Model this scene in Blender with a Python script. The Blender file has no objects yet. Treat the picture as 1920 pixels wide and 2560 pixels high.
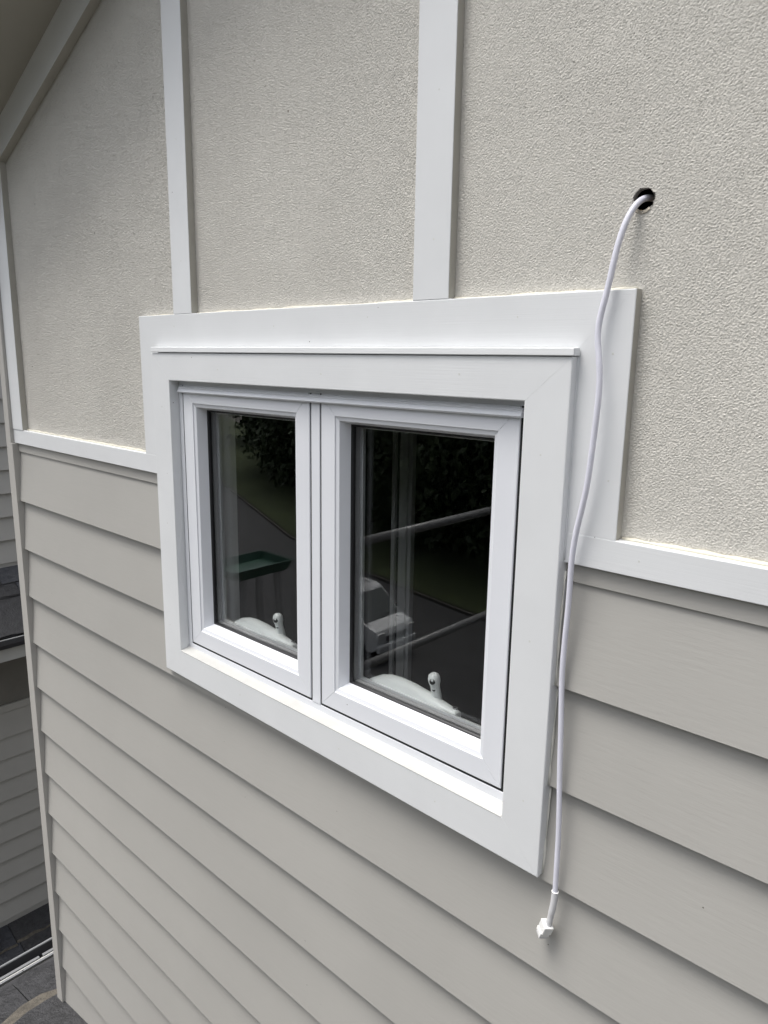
import bpy, bmesh, math, random
import numpy as np
from mathutils import Vector, Matrix

random.seed(7)
rng = np.random.default_rng(11)
scene = bpy.context.scene
col = scene.collection

# ------------------------------------------------------------------ camera
# Metres.  The main wall is the plane y = 0 and faces -y; the lens is at z = 0.
cam_data = bpy.data.cameras.new('camera')
cam_data.sensor_fit = 'HORIZONTAL'
cam_data.sensor_width = 36.0
cam_data.lens = 36.0 * 1801.57 / 1920.0
cam_data.clip_start = 0.02
cam_data.clip_end = 2000.0
cam = bpy.data.objects.new('camera', cam_data)
col.objects.link(cam)
right = Vector((0.73635814, 0.67640766, 0.0157914))
down = Vector((0.1501646, -0.14062722, -0.97860849))
fwd = Vector((-0.65971758, 0.72297764, -0.20512448))
m3 = Matrix((right, -down, -fwd)).transposed()
cam.matrix_world = Matrix.Translation((0, -1, 0)) @ m3.to_4x4()
scene.camera = cam

# ------------------------------------------------------------------ sky, sun, exposure
TO_SUN = Vector((-0.22, -0.28, 0.93)).normalized()
world = bpy.data.worlds.new('World')
scene.world = world
world.use_nodes = True
wn = world.node_tree
bgn = wn.nodes['Background']
sky = wn.nodes.new('ShaderNodeTexSky')
sky.sky_type = 'NISHITA'
sky.sun_disc = False
sky.sun_elevation = math.asin(TO_SUN.z)
sky.sun_rotation = math.atan2(TO_SUN.x, TO_SUN.y)
sky.air_density = 1.0
sky.dust_density = 4.0
sky.ozone_density = 1.0
hsv = wn.nodes.new('ShaderNodeHueSaturation')      # overcast: grey rather than blue
hsv.inputs['Saturation'].default_value = 0.30
wn.links.new(sky.outputs[0], hsv.inputs['Color'])
wn.links.new(hsv.outputs[0], bgn.inputs['Color'])
bgn.inputs['Strength'].default_value = 0.125
sun_data = bpy.data.lights.new('sun', 'SUN')
sun_data.energy = 1.5
sun_data.angle = math.radians(30)
sun_data.color = (1.0, 0.97, 0.93)
sun = bpy.data.objects.new('sun', sun_data)
col.objects.link(sun)
sun.rotation_euler = TO_SUN.to_track_quat('Z', 'Y').to_euler()
sun.location = TO_SUN * 30
scene.view_settings.view_transform = 'Standard'
scene.view_settings.look = 'None'
scene.view_settings.gamma = 1.0
scene.view_settings.use_curve_mapping = False
scene.view_settings.exposure = 1.01
scene.render.resolution_x = 768
scene.render.resolution_y = 1024
scene.render.engine = 'CYCLES'
scene.cycles.max_bounces = 10
scene.cycles.transparent_max_bounces = 24


# ------------------------------------------------------------------ materials
def new_mat(name):
    m = bpy.data.materials.new(name)
    m.use_nodes = True
    nt = m.node_tree
    return m, nt, nt.nodes['Principled BSDF']


def N(nt, kind, **kw):
    n = nt.nodes.new(kind)
    for k, v in kw.items():
        if k in n.inputs:
            n.inputs[k].default_value = v
        else:
            setattr(n, k, v)
    return n


def coords(nt, scale):
    tc = N(nt, 'ShaderNodeNewGeometry')
    mp = N(nt, 'ShaderNodeMapping')
    mp.inputs['Scale'].default_value = scale
    nt.links.new(tc.outputs['Position'], mp.inputs['Vector'])
    return mp.outputs[0]


def surf(name, rgb, rough=0.5, grain=None, grain_str=0.0, grain_dist=0.001, mottle=0.05, mottle_scale=6.0,
         specks=0.0, speck_rgb=(0.12, 0.11, 0.09), tint=None, spec=0.5, coat=0.0):
    """paint / plastic with mottled colour, stretched brush or wood grain relief and a few specks"""
    m, nt, b = new_mat(name)
    b.inputs['Roughness'].default_value = rough
    b.inputs['Specular IOR Level'].default_value = spec
    b.inputs['Coat Weight'].default_value = coat
    v = coords(nt, (1, 1, 1))
    n1 = N(nt, 'ShaderNodeTexNoise', Scale=mottle_scale, Detail=5.0, Roughness=0.6)
    nt.links.new(v, n1.inputs['Vector'])
    ramp = N(nt, 'ShaderNodeValToRGB')
    lo = tuple(c * (1 - mottle) for c in rgb)
    hi = tuple(min(1, c * (1 + mottle)) for c in rgb)
    if tint:
        lo = tuple(a * t for a, t in zip(lo, tint))
    ramp.color_ramp.elements[0].color = (*lo, 1)
    ramp.color_ramp.elements[1].color = (*hi, 1)
    ramp.color_ramp.elements[0].position = 0.3
    ramp.color_ramp.elements[1].position = 0.7
    nt.links.new(n1.outputs['Fac'], ramp.inputs['Fac'])
    out = ramp.outputs['Color']
    if specks > 0:
        vo = N(nt, 'ShaderNodeTexVoronoi', Scale=38.0)
        nt.links.new(v, vo.inputs['Vector'])
        cmp1 = N(nt, 'ShaderNodeMath', operation='LESS_THAN')
        cmp1.inputs[1].default_value = 0.045
        nt.links.new(vo.outputs['Distance'], cmp1.inputs[0])
        sep = N(nt, 'ShaderNodeSeparateColor')
        nt.links.new(vo.outputs['Color'], sep.inputs[0])
        cmp2 = N(nt, 'ShaderNodeMath', operation='LESS_THAN')
        cmp2.inputs[1].default_value = specks
        nt.links.new(sep.outputs[0], cmp2.inputs[0])
        mul = N(nt, 'ShaderNodeMath', operation='MULTIPLY')
        nt.links.new(cmp1.outputs[0], mul.inputs[0])
        nt.links.new(cmp2.outputs[0], mul.inputs[1])
        mix = N(nt, 'ShaderNodeMix', data_type='RGBA')
        nt.links.new(mul.outputs[0], mix.inputs[0])
        nt.links.new(out, mix.inputs[6])
        mix.inputs[7].default_value = (*speck_rgb, 1)
        out = mix.outputs[2]
    nt.links.new(out, b.inputs['Base Color'])
    if grain:
        g = N(nt, 'ShaderNodeTexNoise', Scale=1.0, Detail=4.0, Roughness=0.65)
        nt.links.new(coords(nt, grain), g.inputs['Vector'])
        bp = N(nt, 'ShaderNodeBump', Strength=grain_str, Distance=grain_dist)
        nt.links.new(g.outputs['Fac'], bp.inputs['Height'])
        nt.links.new(bp.outputs[0], b.inputs['Normal'])
        rr = N(nt, 'ShaderNodeMapRange')
        rr.inputs[3].default_value = max(0.05, rough - 0.08)
        rr.inputs[4].default_value = rough + 0.1
        nt.links.new(g.outputs['Fac'], rr.inputs[0])
        nt.links.new(rr.outputs[0], b.inputs['Roughness'])
    return m


WHITE = (0.75, 0.762, 0.768)
M = {}
M['trim_h'] = surf('white_trim_paint_horizontal', WHITE, 0.42, (7, 200, 420), 0.22, 0.0010, 0.03, 5, specks=0.10)
M['trim_v'] = surf('white_trim_paint_vertical', WHITE, 0.42, (420, 200, 7), 0.15, 0.0010, 0.03, 5, specks=0.10)
M['overspray_shade'] = surf('stucco_overspray_and_underside_shade', (0.44, 0.425, 0.38), 0.6, (200, 200, 200), 0.3, 0.001, 0.06, 12)  # beige overspray on edges; its dark tone also paints shade under the rake board
M['trim_dull'] = surf('aged_white_paint', (0.66, 0.67, 0.64), 0.5, (7, 200, 420), 0.3, 0.001, 0.05, 7)
M['sill_paint'] = surf('cream_sill_paint', (0.50, 0.50, 0.478), 0.45, (5, 60, 200), 0.3, 0.001, 0.06, 16, specks=0.2, speck_rgb=(0.35, 0.27, 0.15))
M['upvc'] = surf('window_plastic', (0.775, 0.79, 0.825), 0.28, mottle=0.012, specks=0.03)
M['upvc_in'] = surf('window_plastic_inside', (0.82, 0.83, 0.84), 0.35, mottle=0.02)
M['board'] = surf('weatherboard_paint', (0.415, 0.404, 0.377), 0.46, (16, 60, 120), 0.28, 0.0012, 0.045, 1.6, specks=0.06)
M['board_far'] = surf('weatherboard_paint_wing', (0.41, 0.40, 0.375), 0.5, (14, 14, 95), 0.3, 0.0012, 0.04, 3.0)
M['frieze'] = surf('brown_shaded_frieze_board', (0.16, 0.152, 0.135), 0.6, mottle=0.1)  # brownish panel with the shade under the eave put into its colour
M['corner'] = surf('corner_board_paint', (0.46, 0.445, 0.415), 0.46, (95, 60, 10), 0.25, 0.001, 0.03, 3.2)
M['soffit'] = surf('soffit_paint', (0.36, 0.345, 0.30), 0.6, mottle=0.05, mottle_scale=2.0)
M['rake'] = surf('rake_board_paint', (0.80, 0.81, 0.80), 0.45, (60, 60, 60), 0.1, 0.0006, 0.03, 4)
M['sealant'] = surf('cream_sealant', (0.72, 0.69, 0.58), 0.5, (160, 160, 160), 0.6, 0.002, 0.08, 20)
M['sealant_w'] = surf('white_sealant', (0.78, 0.77, 0.70), 0.4, (160, 160, 160), 0.5, 0.002, 0.05, 20)
M['rubber'] = surf('black_gasket', (0.012, 0.012, 0.013), 0.35, mottle=0.1)
M['gap'] = surf('dark_gap_shade', (0.01, 0.011, 0.012), 0.7, mottle=0.1)  # near-black colour stands in for shade in gaps and holes
M['winder'] = surf('winder_enamel', (0.84, 0.86, 0.85), 0.35, mottle=0.02, mottle_scale=20)
M['cable'] = surf('cable_sheath', (0.72, 0.72, 0.80), 0.34, mottle=0.04, mottle_scale=30, specks=0.0)
M['letter'] = surf('cable_lettering', (0.80, 0.80, 0.88), 0.3, mottle=0.01)
M['sleeve'] = surf('heat_shrink_sleeve', (0.66, 0.66, 0.67), 0.35, mottle=0.02)
M['nylon'] = surf('connector_nylon', (0.80, 0.80, 0.78), 0.35, mottle=0.02)
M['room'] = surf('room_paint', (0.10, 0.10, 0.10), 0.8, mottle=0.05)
M['casing'] = surf('interior_joinery_paint', (0.82, 0.82, 0.80), 0.5, mottle=0.02)
M['cut_stucco_shade'] = surf('shaded_cut_stucco_edge', (0.30, 0.28, 0.25), 0.9, (300, 300, 300), 0.8, 0.002, 0.2, 60)  # cut stucco, darkened in colour to read as shade inside the hole
M['lip'] = surf('broken_plaster', (0.48, 0.44, 0.37), 0.9, (300, 300, 300), 1.0, 0.002, 0.25, 120)
M['cavity'] = surf('black_cavity_lining', (0.02, 0.02, 0.02), 0.9, mottle=0.1)  # black lining, keeps the space behind the hole dark
M['timber'] = surf('sheathing_timber', (0.52, 0.38, 0.20), 0.7, (40, 40, 200), 0.4, 0.001, 0.15, 60)
M['gutter'] = surf('gutter_steel', (0.045, 0.045, 0.05), 0.3, mottle=0.1)
M['gutter_rim'] = surf('gutter_rim_steel', (0.17, 0.175, 0.18), 0.4, mottle=0.1)
M['fascia'] = surf('fascia_paint', (0.45, 0.45, 0.43), 0.5, mottle=0.04)
M['slate'] = surf('riven_slate', (0.033, 0.035, 0.041), 0.42, (26, 26, 26), 0.8, 0.012, 0.30, 9, tint=(0.9, 0.92, 1.0), specks=0.25, speck_rgb=(0.30, 0.29, 0.27))
M['slate_b'] = surf('worn_slate', (0.024, 0.024, 0.026), 0.55, (70, 70, 70), 1.0, 0.008, 0.5, 30, specks=0.3, speck_rgb=(0.25, 0.24, 0.22))
M['slate_edge'] = surf('broken_slate_edge', (0.085, 0.075, 0.06), 0.8, (60, 60, 60), 1.0, 0.01, 0.35, 25)
M['roofing'] = surf('roof_underlay', (0.03, 0.03, 0.032), 0.8, mottle=0.2)
M['asphalt'] = surf('asphalt', (0.034, 0.034, 0.036), 0.85, mottle=0.25, mottle_scale=1.3)
M['concrete'] = surf('concrete_paving', (0.24, 0.235, 0.22), 0.85, mottle=0.2, mottle_scale=1.0)
M['grass'] = surf('grass', (0.045, 0.062, 0.018), 0.9, (8, 8, 8), 1.0, 0.2, 0.35, 1.1)
M['soil'] = surf('dark_ground', (0.07, 0.065, 0.055), 0.9, mottle=0.3, mottle_scale=0.6)
M['galv'] = surf('galvanised_tube', (0.22, 0.22, 0.22), 0.35, mottle=0.1, mottle_scale=15)
M['plank'] = surf('scaffold_plank', (0.09, 0.08, 0.065), 0.8, (3, 40, 40), 0.5, 0.002, 0.2, 8)
M['green'] = surf('green_plastic', (0.022, 0.065, 0.046), 0.4, mottle=0.2)
M['van'] = surf('van_paint', (0.62, 0.63, 0.64), 0.25, mottle=0.02, coat=0.4)
M['dark_glass'] = surf('tinted_glass', (0.13, 0.14, 0.14), 0.2, mottle=0.05)
M['tyre'] = surf('tyre_rubber', (0.02, 0.02, 0.02), 0.7, mottle=0.1)
M['lamp'] = surf('headlamp_lens', (0.6, 0.6, 0.6), 0.12, mottle=0.1)
M['bark'] = surf('bark', (0.07, 0.055, 0.04), 0.9, (12, 12, 3), 0.8, 0.02, 0.3, 4)
M['leaf'] = surf('foliage', (0.035, 0.055, 0.018), 0.6, mottle=0.45, mottle_scale=1.6)
M['blossom'] = surf('pink_blossom', (0.62, 0.42, 0.46), 0.7, mottle=0.25, mottle_scale=5)


def stucco_material():
    m, nt, b = new_mat('roughcast_stucco')
    b.inputs['Roughness'].default_value = 0.75
    b.inputs['Specular IOR Level'].default_value = 0.25
    v = coords(nt, (1, 1, 1))
    n1 = N(nt, 'ShaderNodeTexNoise', Scale=2.2, Detail=6.0, Roughness=0.65)
    nt.links.new(v, n1.inputs['Vector'])
    r = N(nt, 'ShaderNodeValToRGB')
    r.color_ramp.elements[0].color = (0.64, 0.616, 0.562, 1)
    r.color_ramp.elements[1].color = (0.72, 0.695, 0.635, 1)
    r.color_ramp.elements[0].position = 0.3
    r.color_ramp.elements[1].position = 0.7
    nt.links.new(n1.outputs['Fac'], r.inputs['Fac'])
    vo = N(nt, 'ShaderNodeTexVoronoi', Scale=9.0)
    nt.links.new(v, vo.inputs['Vector'])
    lt = N(nt, 'ShaderNodeMath', operation='LESS_THAN')
    lt.inputs[1].default_value = 0.022
    nt.links.new(vo.outputs['Distance'], lt.inputs[0])
    mx = N(nt, 'ShaderNodeMix', data_type='RGBA')
    nt.links.new(lt.outputs[0], mx.inputs[0])
    nt.links.new(r.outputs[0], mx.inputs[6])
    mx.inputs[7].default_value = (0.22, 0.20, 0.17, 1)
    nt.links.new(mx.outputs[2], b.inputs['Base Color'])
    g = N(nt, 'ShaderNodeTexNoise', Scale=1.0, Detail=3.0, Roughness=0.6)
    nt.links.new(coords(nt, (330, 400, 480)), g.inputs['Vector'])
    bp = N(nt, 'ShaderNodeBump', Strength=0.8, Distance=0.0012)
    nt.links.new(g.outputs['Fac'], bp.inputs['Height'])
    nt.links.new(bp.outputs[0], b.inputs['Normal'])
    return m


M['stucco'] = stucco_material()


def glass_material():
    m = bpy.data.materials.new('clear_glass')
    m.use_nodes = True
    nt = m.node_tree
    nt.nodes.clear()
    o = N(nt, 'ShaderNodeOutputMaterial')
    tr = N(nt, 'ShaderNodeBsdfTransparent')
    tr.inputs[0].default_value = (0.985, 0.99, 0.988, 1)
    gl = N(nt, 'ShaderNodeBsdfGlossy')
    gl.inputs['Roughness'].default_value = 0.0
    geo = N(nt, 'ShaderNodeNewGeometry')
    ior = N(nt, 'ShaderNodeMapRange')               # same reflectance on both faces of the sheet
    ior.inputs[3].default_value = 1.52
    ior.inputs[4].default_value = 1 / 1.52
    nt.links.new(geo.outputs['Backfacing'], ior.inputs[0])
    fr = N(nt, 'ShaderNodeFresnel')
    nt.links.new(ior.outputs[0], fr.inputs['IOR'])
    mx = N(nt, 'ShaderNodeMixShader')
    nt.links.new(fr.outputs[0], mx.inputs[0])
    nt.links.new(tr.outputs[0], mx.inputs[1])
    nt.links.new(gl.outputs[0], mx.inputs[2])
    nt.links.new(mx.outputs[0], o.inputs[0])
    return m


M['glass'] = glass_material()


# ------------------------------------------------------------------ object helpers
def empty(name, loc, label, cat, group=None):
    o = bpy.data.objects.new(name, None)
    o.empty_display_size = 0.1
    col.objects.link(o)
    o.location = loc
    return tag(o, label, cat, group)


def tag(o, label=None, cat=None, group=None, kind=None):
    if label: o['label'] = label
    if cat: o['category'] = cat
    if group: o['group'] = group
    if kind: o['kind'] = kind
    return o


def link(o, parent=None):
    col.objects.link(o)
    if parent is not None:
        o.parent = parent
        wp = Vector((0, 0, 0))
        q = parent
        while q is not None:
            wp += q.location
            q = q.parent
        o.location = o.location - wp
    return o


class MB:
    def __init__(s):
        s.bm = bmesh.new()

    def hexa(s, p, mi=0):
        """8 points: 4 of one face in order, 4 of the opposite face in the same order"""
        v = [s.bm.verts.new(q) for q in p]
        for f in ((0, 1, 2, 3), (7, 6, 5, 4), (0, 4, 5, 1), (1, 5, 6, 2), (2, 6, 7, 3), (3, 7, 4, 0)):
            s.bm.faces.new([v[i] for i in f]).material_index = mi
        return s

    def box(s, a, b, mi=0):
        (x0, y0, z0), (x1, y1, z1) = a, b
        return s.hexa([(x0, y0, z0), (x1, y0, z0), (x1, y1, z0), (x0, y1, z0),
                       (x0, y0, z1), (x1, y0, z1), (x1, y1, z1), (x0, y1, z1)], mi)

    def loft(s, a, b, mi=0, caps=True):
        """two matching rings of points"""
        va = [s.bm.verts.new(q) for q in a]
        vb = [s.bm.verts.new(q) for q in b]
        n = len(a)
        for i in range(n):
            j = (i + 1) % n
            s.bm.faces.new((va[i], va[j], vb[j], vb[i])).material_index = mi
        if caps:
            s.bm.faces.new(va[::-1]).material_index = mi
            s.bm.faces.new(vb).material_index = mi
        return s

    def prism(s, poly, f0, f1, mi=0):
        """polygon of 2D points; f0, f1 turn a 2D point into the two end points"""
        return s.loft([f0(q) for q in poly], [f1(q) for q in poly], mi)

    def tube(s, pts, rad, seg=12, mi=0, caps=True):
        pts = [Vector(q) for q in pts]
        rads = rad if isinstance(rad, (list, tuple)) else [rad] * len(pts)
        up = Vector((0, 0, 1))
        t0 = (pts[1] - pts[0]).normalized()
        nrm = t0.cross(up)
        if nrm.length < 1e-4: nrm = t0.cross(Vector((0, 1, 0)))
        nrm.normalize()
        rings = []
        for i, q in enumerate(pts):
            t = (pts[min(i + 1, len(pts) - 1)] - pts[max(i - 1, 0)]).normalized()
            nrm = (nrm - t * nrm.dot(t)).normalized()
            bi = t.cross(nrm)
            rings.append([s.bm.verts.new(q + (nrm * math.cos(a) + bi * math.sin(a)) * rads[i])
                          for a in (2 * math.pi * k / seg for k in range(seg))])
        for a, b in zip(rings, rings[1:]):
            for i in range(seg):
                j = (i + 1) % seg
                f = s.bm.faces.new((a[i], a[j], b[j], b[i]))
                f.smooth = True
                f.material_index = mi
        if caps:
            s.bm.faces.new(rings[0][::-1]).material_index = mi
            s.bm.faces.new(rings[-1]).material_index = mi
        return s

    def build(s, name, mats, parent=None, bevel=0.0, seg=2, smooth=False, keep_ends=False):
        s.bm.faces.ensure_lookup_table()
        ends = set(s.bm.faces[-2:]) if keep_ends else set()
        bmesh.ops.recalc_face_normals(s.bm, faces=s.bm.faces[:])
        if bevel > 0:
            ed = [e for e in s.bm.edges if len(e.link_faces) == 2 and e.calc_face_angle(0) > 0.5 and not ends.intersection(e.link_faces)]
            bmesh.ops.bevel(s.bm, geom=ed, offset=bevel, segments=seg, profile=0.5, affect='EDGES', clamp_overlap=True)
        if smooth:
            for f in s.bm.faces: f.smooth = True
        # centre the origin on the piece
        c = Vector((0, 0, 0))
        for v in s.bm.verts: c += v.co
        c /= max(1, len(s.bm.verts))
        for v in s.bm.verts: v.co -= c
        me = bpy.data.meshes.new(name)
        s.bm.to_mesh(me)
        s.bm.free()
        for m in (mats if isinstance(mats, (list, tuple)) else [mats]):
            me.materials.append(m)
        o = bpy.data.objects.new(name, me)
        o.location = c
        return link(o, parent)


def overspray_shade(o, test):
    o.data.materials.append(M['overspray_shade'])
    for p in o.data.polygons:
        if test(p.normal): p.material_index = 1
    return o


def wall_prism(name, poly, front, back, mat, parent, bevel=0.0012):
    """flat piece on the main wall: polygon in (x, z), standing `front` proud of the stucco"""
    return MB().prism(poly, lambda q: (q[0], -front, q[1]), lambda q: (q[0], -back, q[1])).build(name, mat, parent, bevel)


# ================================================================== THE GABLE HOUSE
house = empty('gable_house', (-1.1, 0, -2.6),
              'house gable wall with pale stucco above grey weatherboards and white trim, round the window', 'house')
RIDGE_X, EAVE_X, EAVE_Z, SL = -0.60, -2.66, 0.602, 0.398      # lower edge of the rake board
WALL_R = 2 * RIDGE_X - EAVE_X


def rake(x, up=0.0):
    return EAVE_Z + SL * ((x if x < RIDGE_X else 2 * RIDGE_X - x) + 2.5575) + up


# --- stucco panels with real relief
HOLE = (-0.4475, 0.2185, 0.0150)


def relief(nx, nz, step):
    """band-passed noise, slightly stretched sideways"""
    w = rng.standard_normal((nz, nx))
    F = np.fft.rfft2(w)
    kz = np.fft.fftfreq(nz, step)[:, None] * 2 * math.pi
    kx = np.fft.rfftfreq(nx, step)[None, :] * 2 * math.pi

    def filt(sx, sz):
        return np.exp(-0.5 * ((kx * sx) ** 2 + (kz * sz) ** 2))
    band = filt(0.00036, 0.00028) - 0.80 * filt(0.00105, 0.00085)
    h = np.fft.irfft2(F * band, s=(nz, nx))
    h /= h.std()
    big = np.fft.irfft2(np.fft.rfft2(rng.standard_normal((nz, nx))) * filt(0.03, 0.03), s=(nz, nx))
    big /= big.std()
    return h + 0.25 * big


def stucco(name, x0, x1, z0, z1, step, plain, amp, hole=None):
    nx, nz = int((x1 - x0) / step) + 1, int((z1 - z0) / step) + 1
    xs = np.linspace(x0, x1, nx)
    zs = np.linspace(z0, z1, nz)
    X, Zz = np.meshgrid(xs, zs)
    h = relief(nx, nz, step)
    h = np.clip(h, -2.4, 2.0)
    Y = -(h * amp) + 0.0004
    co = np.stack([X, Y, Zz], -1).reshape(-1, 3)
    idx = np.arange(nx * nz).reshape(nz, nx)
    q = np.stack([idx[:-1, :-1], idx[:-1, 1:], idx[1:, 1:], idx[1:, :-1]], -1).reshape(-1, 4)
    cx, cz = co[q[:, 0], 0], co[q[:, 0], 2]
    keep = cz < EAVE_Z + SL * (cx + 2.5575) + 0.05
    keep &= ~((cx > -1.72) & (cx < -0.48) & (cz < 0.055))     # window opening
    if hole:
        a = np.arctan2(cz - hole[1], cx - hole[0])
        rr = hole[2] * (1 + 0.05 * np.sin(3 * a + 1) + 0.05 * np.sin(7 * a) + 0.03 * np.sin(13 * a + 2))
        keep &= np.hypot(cx - hole[0], cz - hole[1]) > rr
    q = q[keep]
    base = len(co)
    extra, eq = [], []
    for poly in plain:                              # flat remainder outside the part with relief
        k = base + len(extra)
        extra += [(px, 0.0, pz) for px, pz in poly]
        eq.append([k, k + 1, k + 2, k + 3])
    if extra:
        co = np.concatenate([co, np.array(extra)])
        q = np.concatenate([q, np.array(eq)])
    used = np.unique(q)
    remap = np.full(len(co), -1)
    remap[used] = np.arange(len(used))
    co, q = co[used], remap[q]
    c = np.array([(x0 + x1) / 2, 0, (z0 + z1) / 2])
    co = co - c
    me = bpy.data.meshes.new(name)
    me.vertices.add(len(co))
    me.vertices.foreach_set('co', co.ravel())
    me.loops.add(len(q) * 4)
    me.loops.foreach_set('vertex_index', q.ravel().astype(np.int32))
    me.polygons.add(len(q))
    me.polygons.foreach_set('loop_start', np.arange(0, len(q) * 4, 4, dtype=np.int32))
    me.polygons.foreach_set('loop_total', np.full(len(q), 4, dtype=np.int32))
    me.polygons.foreach_set('use_smooth', np.ones(len(q), dtype=bool))
    me.update(calc_edges=True)
    me.materials.append(M['stucco'])
    o = bpy.data.objects.new(name, me)
    o.location = Vector(c)
    return link(o, house)


tag(stucco('stucco_panel', -2.625, -1.555, -0.275, 0.93, 0.0017, [], 0.00085), 'left stucco panel under the sloping soffit')
tag(stucco('stucco_panel', -1.555, -0.80, 0.06, 0.80, 0.0013,
           [[(-1.555, 0.80), (-0.80, 0.80), (-0.80, 1.32), (-1.555, 1.02)]], 0.00054), 'middle stucco panel between the two battens')
tag(stucco('stucco_panel', -0.80, -0.10, -0.275, 0.575, 0.0012,
           [[(-0.10, -0.275), (1.45, -0.275), (1.45, 0.60), (-0.10, 0.575)], [(-0.80, 0.575), (-0.5, 0.575), (-0.5, 1.40), (-0.80, 1.32)],
            [(-0.5, 0.575), (-0.10, 0.575), (-0.10, 1.22), (-0.5, 1.40)], [(-0.10, 0.575), (1.45, 0.60), (1.45, 0.61), (-0.10, 1.22)]],
           0.00042, HOLE), 'right stucco panel pierced by the cable hole')

# layers seen inside the hole
b = MB()
n = 28
ring = [(HOLE[0] + HOLE[2] * 1.02 * math.cos(2 * math.pi * k / n), HOLE[1] + HOLE[2] * 1.02 * math.sin(2 * math.pi * k / n)) for k in range(n)]
b.loft([(x, -0.0005, z) for x, z in ring], [(x, 0.010, z) for x, z in ring], caps=False)
b.build('hole_rim', M['cut_stucco_shade'], house, smooth=True)
b = MB()
arc = [math.radians(a) for a in range(235, 331, 8)]
inn = [(HOLE[0] + 0.0125 * math.cos(a), HOLE[1] + 0.0120 * math.sin(a)) for a in arc]
outr = [(HOLE[0] + 0.022 * math.cos(a), HOLE[1] + 0.022 * math.sin(a)) for a in arc]
b.loft([(x, 0.0101, z) for x, z in inn] + [(x, 0.0101, z) for x, z in outr[::-1]], [(x, 0.022, z) for x, z in inn] + [(x, 0.022, z) for x, z in outr[::-1]])
b.build('sheathing_edge', M['timber'], house)
b = MB()
arc = [math.radians(a) for a in range(225, 316, 9)]
inn = [(HOLE[0] + 0.0122 * math.cos(a), HOLE[1] + 0.0135 * math.sin(a)) for a in arc]
outr = [(HOLE[0] + 0.0155 * math.cos(a), HOLE[1] + 0.0175 * math.sin(a)) for a in arc]
b.loft([(x, -0.0002, z) for x, z in inn] + [(x, -0.0010, z) for x, z in outr[::-1]], [(x, 0.004, z) for x, z in inn] + [(x, 0.004, z) for x, z in outr[::-1]])
b.build('plaster_lip', M['lip'], house)
MB().box((-0.55, 0.075, 0.1), (-0.35, 0.085, 0.34)).box((-0.55, 0.02, 0.1), (-0.545, 0.075, 0.34)).box((-0.355, 0.02, 0.1), (-0.35, 0.075, 0.34)) \
    .box((-0.545, 0.02, 0.335), (-0.355, 0.075, 0.34)).box((-0.545, 0.02, 0.1), (-0.355, 0.075, 0.105)).build('dark_cavity_box', M['cavity'], house)  # unseen black box added behind the hole so it looks dark

# --- white trim boards
T = 0.018
OUT_L, OUT_R, OUT_T = -1.7600, -0.4383, 0.1020
BAND_T, BAND_B = -0.2515, -0.3000
def flat_board(name, poly, front, back, mat, square):
    """as wall_prism, but only the edges listed in `square` (index of their first corner) are eased"""
    mb = MB().prism(poly, lambda q: (q[0], -front, q[1]), lambda q: (q[0], -back, q[1]))
    ed = []
    for k in square:
        a, c = Vector((poly[k][0], -front, poly[k][1])), Vector((poly[(k + 1) % 4][0], -front, poly[(k + 1) % 4][1]))
        for e in mb.bm.edges:
            v0, v1 = e.verts[0].co, e.verts[1].co
            if ((v0 - a).length < 1e-5 and (v1 - c).length < 1e-5) or ((v1 - a).length < 1e-5 and (v0 - c).length < 1e-5): ed.append(e)
    bmesh.ops.bevel(mb.bm, geom=ed, offset=0.0014, segments=2, profile=0.5, affect='EDGES')
    return mb.build(name, mat, house)


flat_board('window_surround_board', [(OUT_L, OUT_T), (OUT_R, OUT_T), (OUT_R - 0.10, OUT_T - 0.10), (OUT_L + 0.10, OUT_T - 0.10)], T, -0.004, M['trim_h'], [0])
flat_board('window_surround_board', [(OUT_L, OUT_T), (OUT_L + 0.10, OUT_T - 0.10), (OUT_L + 0.10, BAND_T), (OUT_L, BAND_T)], T - 0.0001, -0.004, M['trim_v'], [3])
overspray_shade(flat_board('window_surround_board', [(OUT_R, OUT_T), (OUT_R, BAND_T), (OUT_R - 0.10, BAND_T), (OUT_R - 0.10, OUT_T - 0.10)], T - 0.0001, -0.004, M['trim_v'], [0]), lambda n: n.x > 0.95)
for x0, x1 in ((-1.5955, -1.5185), (-0.8375, -0.7605)):
    overspray_shade(wall_prism('batten', [(x0, OUT_T), (x1, OUT_T), (x1, rake(x1, 0.03)), (x0, rake(x0, 0.03))], T, -0.004, M['trim_v'], house), lambda n: abs(n.x) > 0.95)
for x0, x1 in ((-2.6525, -1.66), (-0.54, 1.43)):
    wall_prism('belt_board', [(x0, BAND_B), (x1, BAND_B), (x1, BAND_T), (x0, BAND_T)], T, -0.02, M['trim_h'], house)
    wall_prism('belt_soffit_strip', [(max(x0, -2.640), -0.330), (x1, -0.330), (x1, BAND_B + 0.001), (max(x0, -2.640), BAND_B + 0.001)], 0.0095, -0.02, M['board'], house, 0)
overspray_shade(wall_prism('corner_trim', [(-2.6495, BAND_T), (-2.5665, BAND_T), (-2.5665, 0.62), (-2.6495, 0.60)], 0.020, -0.004, M['trim_v'], house), lambda n: n.x > 0.95)
wall_prism('corner_board', [(-2.6905, -2.668), (-2.6405, -2.642), (-2.6405, -0.301), (-2.6505, -0.301), (-2.6505, 0.58), (-2.6905, 0.56)], 0.030, -0.03, M['corner'], house)
wall_prism('corner_board', [(1.43, -2.66), (1.48, -2.66), (1.48, 0.56), (1.43, 0.58)], 0.030, -0.03, M['corner'], house)
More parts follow.
